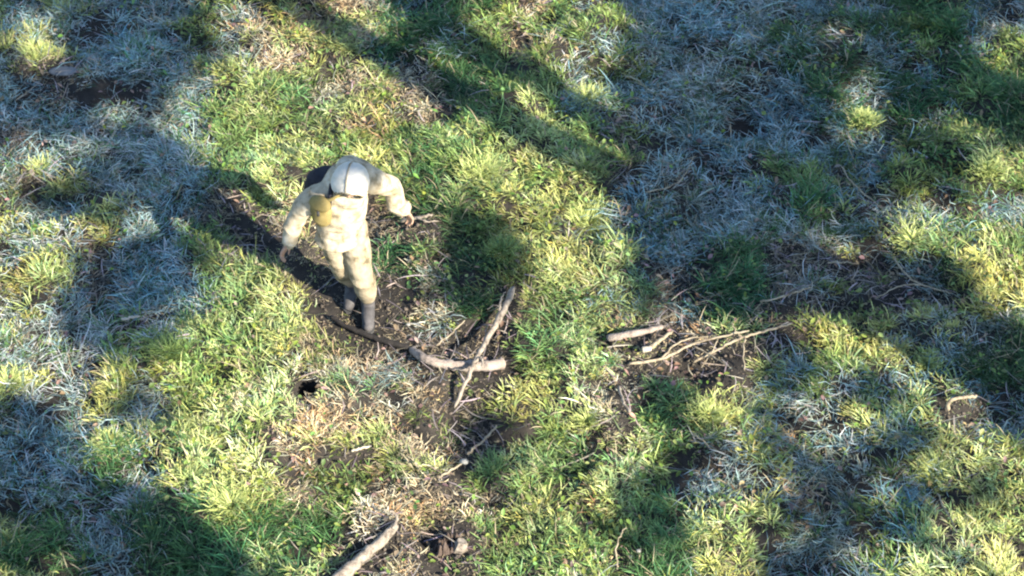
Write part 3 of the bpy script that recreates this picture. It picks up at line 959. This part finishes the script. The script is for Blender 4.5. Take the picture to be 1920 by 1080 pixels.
# ochre pouch on the chest, with flap and strap
bm = bmesh.new()
q = Quaternion((0, 0, 1), -.35)
bm_ellipsoid(bm, (-.30, .0, 1.18), (.085, .05, .15), q)
bm_ellipsoid(bm, (-.30, .005, 1.12), (.08, .055, .10), q)
pouch = link('chest_pouch', fuse('chest_pouch', bm, .009, 2, .006, 20, 5), M_OCHRE, person)
bm = bmesh.new(); bm_ellipsoid(bm, (-.30, -.022, 1.27), (.088, .045, .075), q)
link('flap', fuse('flap', bm, .008, 2, .003, 20, 6), M_OCHRE, pouch)
bm = bmesh.new(); bmesh.ops.create_cube(bm, size=1, matrix=Matrix.Translation((-.315, -.072, 1.215)) @ Matrix.Diagonal((.022, .016, .05, 1)))
bmesh.ops.bevel(bm, geom=bm.edges[:], offset=.004, segments=2, affect='EDGES')
link('buckle', bm_mesh('buckle', bm), M_SOLE, pouch)
bm = bmesh.new()
bm_tube(bm, resample([(-.27, -.02, 1.30), (-.2, -.03, 1.33), (-.08, .02, 1.40), (-.02, .14, 1.42)], 14), [.013] * 14, 8)
link('strap', bm_mesh('strap', bm), M_OCHRE, pouch)

# dark pack on the back: a thing of its own
bp = empty('backpack', (FX - .255 * PSC, FY + .17 * PSC, hz(FX, FY) + 1.17 * PSC), 'dark navy backpack carried on the back of the stooping person', 'backpack')
bp.scale = (PSC,) * 3
bm = bmesh.new()
bm_loft(bm, [((-.02, .07, -.22), .11, .09), ((-.02, .07, -.16), .16, .12), ((-.02, .07, .06), .165, .125), ((-.01, .07, .14), .145, .11), ((.0, .07, .19), .09, .07)])
link('pack', fuse('pack', bm, .010, 4, .006, 14, 7), M_NAVY, bp)
bm = bmesh.new(); bm_ellipsoid(bm, (0, .18, -.08), (.10, .05, .10))
link('pocket', fuse('pocket', bm, .009, 3), M_NAVY, bp)
bm = bmesh.new(); bm_tube(bm, resample([(.02, .02, .18), (.04, -.08, .20), (.03, -.17, .15), (.02, -.20, .06)], 14), [.018] * 14, 8)
link('strap', bm_mesh('strap', bm), M_NAVY, bp)

# ------------------------------------------------------------------ trees outside the view whose shade falls across the meadow
def inside(poly, u, v):
    r = np.zeros(u.shape, bool); n = len(poly)
    for i in range(n):
        x1, y1 = poly[i]; x2, y2 = poly[(i + 1) % n]
        c = ((y1 > v) != (y2 > v)) & (u < (x2 - x1) * (v - y1) / (y2 - y1 + 1e-9) + x1)
        r ^= c
    return r


LIT = [(70, 75, 60, 70), (75, 300, 60, 50), (1620, 205, 65, 75), (1705, 420, 90, 65), (1850, 330, 80, 60), (60, 1060, 110, 30), (1135, 40, 50, 50), (1280, 560, 40, 60), (1880, 90, 60, 50), (1790, 240, 40, 40), (1560, 60, 30, 30), (230, 215, 40, 30)]


def shade_leaves(polys, hmin, hmax, per_m2, size):
    xs, ys = [], []
    for poly in polys:
        pu = [p_[0] for p_ in poly]; pv = [p_[1] for p_ in poly]
        gx, gy = px(np.array([min(pu), max(pu), min(pu), max(pu)]), np.array([min(pv), min(pv), max(pv), max(pv)]))
        n = int((gx.max() - gx.min()) * (gy.max() - gy.min()) * per_m2)
        x, y = RNG.uniform(gx.min(), gx.max(), n), RNG.uniform(gy.min(), gy.max(), n)
        u, v = to_px(x, y)
        wob = (fbm(x * 2.2, y * 2.2, 71) - .5) * 90
        k = inside(poly, u + wob, v + wob * .5)
        for (cu, cv, ru, rv) in LIT:
            k &= ((u - cu) / ru) ** 2 + ((v - cv) / rv) ** 2 > 1
            k &= fbm(x * 2.6, y * 2.6, 81, 2) > .22
        xs.append(x[k]); ys.append(y[k])
    x = np.concatenate(xs); y = np.concatenate(ys)
    h = RNG.uniform(hmin, hmax, len(x))
    t = h / math.tan(SUN_EL)
    return x + AZ[0] * t, y + AZ[1] * t, h, RNG.uniform(*size, len(x))


def shade_tree(name, label, polys, hmin, hmax, band, r0, per_m2=260, base_t=5.0, size=(.05, .09)):
    x, y, h, s = shade_leaves(polys, hmin, hmax, per_m2, size)
    # the trunk throws its shadow along the band between two points of the meadow
    near, far = [np.array(px(*q_)) for q_ in band]
    bd_ = (near - far) / np.linalg.norm(near - far)
    b2 = near + bd_ * base_t
    H = np.linalg.norm(b2 - far) * math.tan(SUN_EL)
    base = Vector((float(b2[0]), float(b2[1]), -.1))
    t2 = far + AZ * H / math.tan(SUN_EL)
    top = Vector((float(t2[0]), float(t2[1]), float(H)))
    o = empty(name, base, label, 'tree', 'trees standing outside the view')
    P = [base.lerp(top, i / 15) + Vector((random.gauss(0, .012), random.gauss(0, .012), 0)) for i in range(16)]
    bm = bmesh.new(); bm_tube(bm, [p_ - base for p_ in P], [r0 * (1 - .45 * i / 15) for i in range(16)], 12, True, .05)
    link('trunk', bm_mesh('trunk', bm), M_TREEBARK, o)
    col = np.array((.045, .075, .022))[None] * RNG.uniform(.6, 1.5, (len(x), 1))
    me = leaf_mesh('crown', x - base.x, y - base.y, h - base.z, s, col, .8)
    link('crown', me, M_LEAF, o)


# broad shade: each tree's crown covers one or more patches of the meadow
shade_tree('evergreen_tree', 'tall evergreen tree beyond the lower edge shading the bottom left corner',
           [[(-120, 830), (40, 840), (150, 885), (280, 925), (380, 995), (480, 1085), (540, 1160), (-120, 1160)]], 6, 9, ((260, 1250), (-100, 950)), .16, 900, 7)
shade_tree('evergreen_tree', 'tall evergreen tree beyond the right edge shading the upper right',
           [[(1160, -60), (1990, -60), (1990, 250), (1900, 330), (1800, 300), (1760, 470), (1840, 600), (1990, 640), (1990, 760), (1860, 700), (1700, 600), (1580, 560), (1380, 600), (1290, 560), (1180, 590), (1165, 420), (1180, 250)]],
           6.5, 10, ((1155, 340), (380, -70)), .27, 600, 8)
shade_tree('evergreen_tree', 'tall slender evergreen tree beyond the right edge shading the upper left',
           [[(-120, -60), (420, -60), (370, 90), (330, 160), (345, 320), (250, 330), (150, 240), (60, 300), (-120, 260)],
            [(130, 480), (350, 430), (320, 590), (220, 670), (110, 640), (110, 560)],
            [(50, 300), (190, 290), (260, 360), (170, 420), (70, 380)], [(-120, 760), (60, 740), (150, 790), (150, 850), (-120, 840)], [(180, 740), (300, 730), (320, 790), (230, 800)],
            [(700, -60), (860, -60), (850, 90), (740, 110)]],
           7, 11, ((1125, 240), (620, -80)), .25, 480, 9)
shade_tree('evergreen_tree', 'low evergreen tree beyond the right edge dappling the lower right grass',
           [[(1285, 800), (1340, 800), (1340, 870), (1290, 960), (1250, 900)], [(1410, 940), (1560, 930), (1640, 1000), (1560, 1110), (1410, 1110)],
            [(1600, 800), (1740, 800), (1730, 850), (1600, 880)], [(1390, 760), (1480, 750), (1480, 860), (1410, 880)], [(1770, 900), (1850, 880), (1840, 940), (1760, 950)],
            [(770, 570), (900, 560), (960, 500), (970, 420), (830, 400), (790, 500)], [(1180, 700), (1280, 700), (1250, 790), (1200, 780)], [(1430, 620), (1510, 640), (1490, 740), (1420, 720)], [(1540, 690), (1670, 690), (1650, 770), (1560, 760)], [(1480, 870), (1600, 850), (1610, 940), (1490, 950)], [(1640, 970), (1720, 900), (1750, 960), (1690, 1030)], [(1130, 900), (1240, 880), (1270, 1010), (1150, 1010)], [(880, 800), (970, 780), (990, 870), (890, 900)], [(1840, 760), (1960, 780), (1960, 840), (1850, 830)]],
           5.5, 7.5, ((1930, 1150), (1700, 1000)), .06, 480, 6)
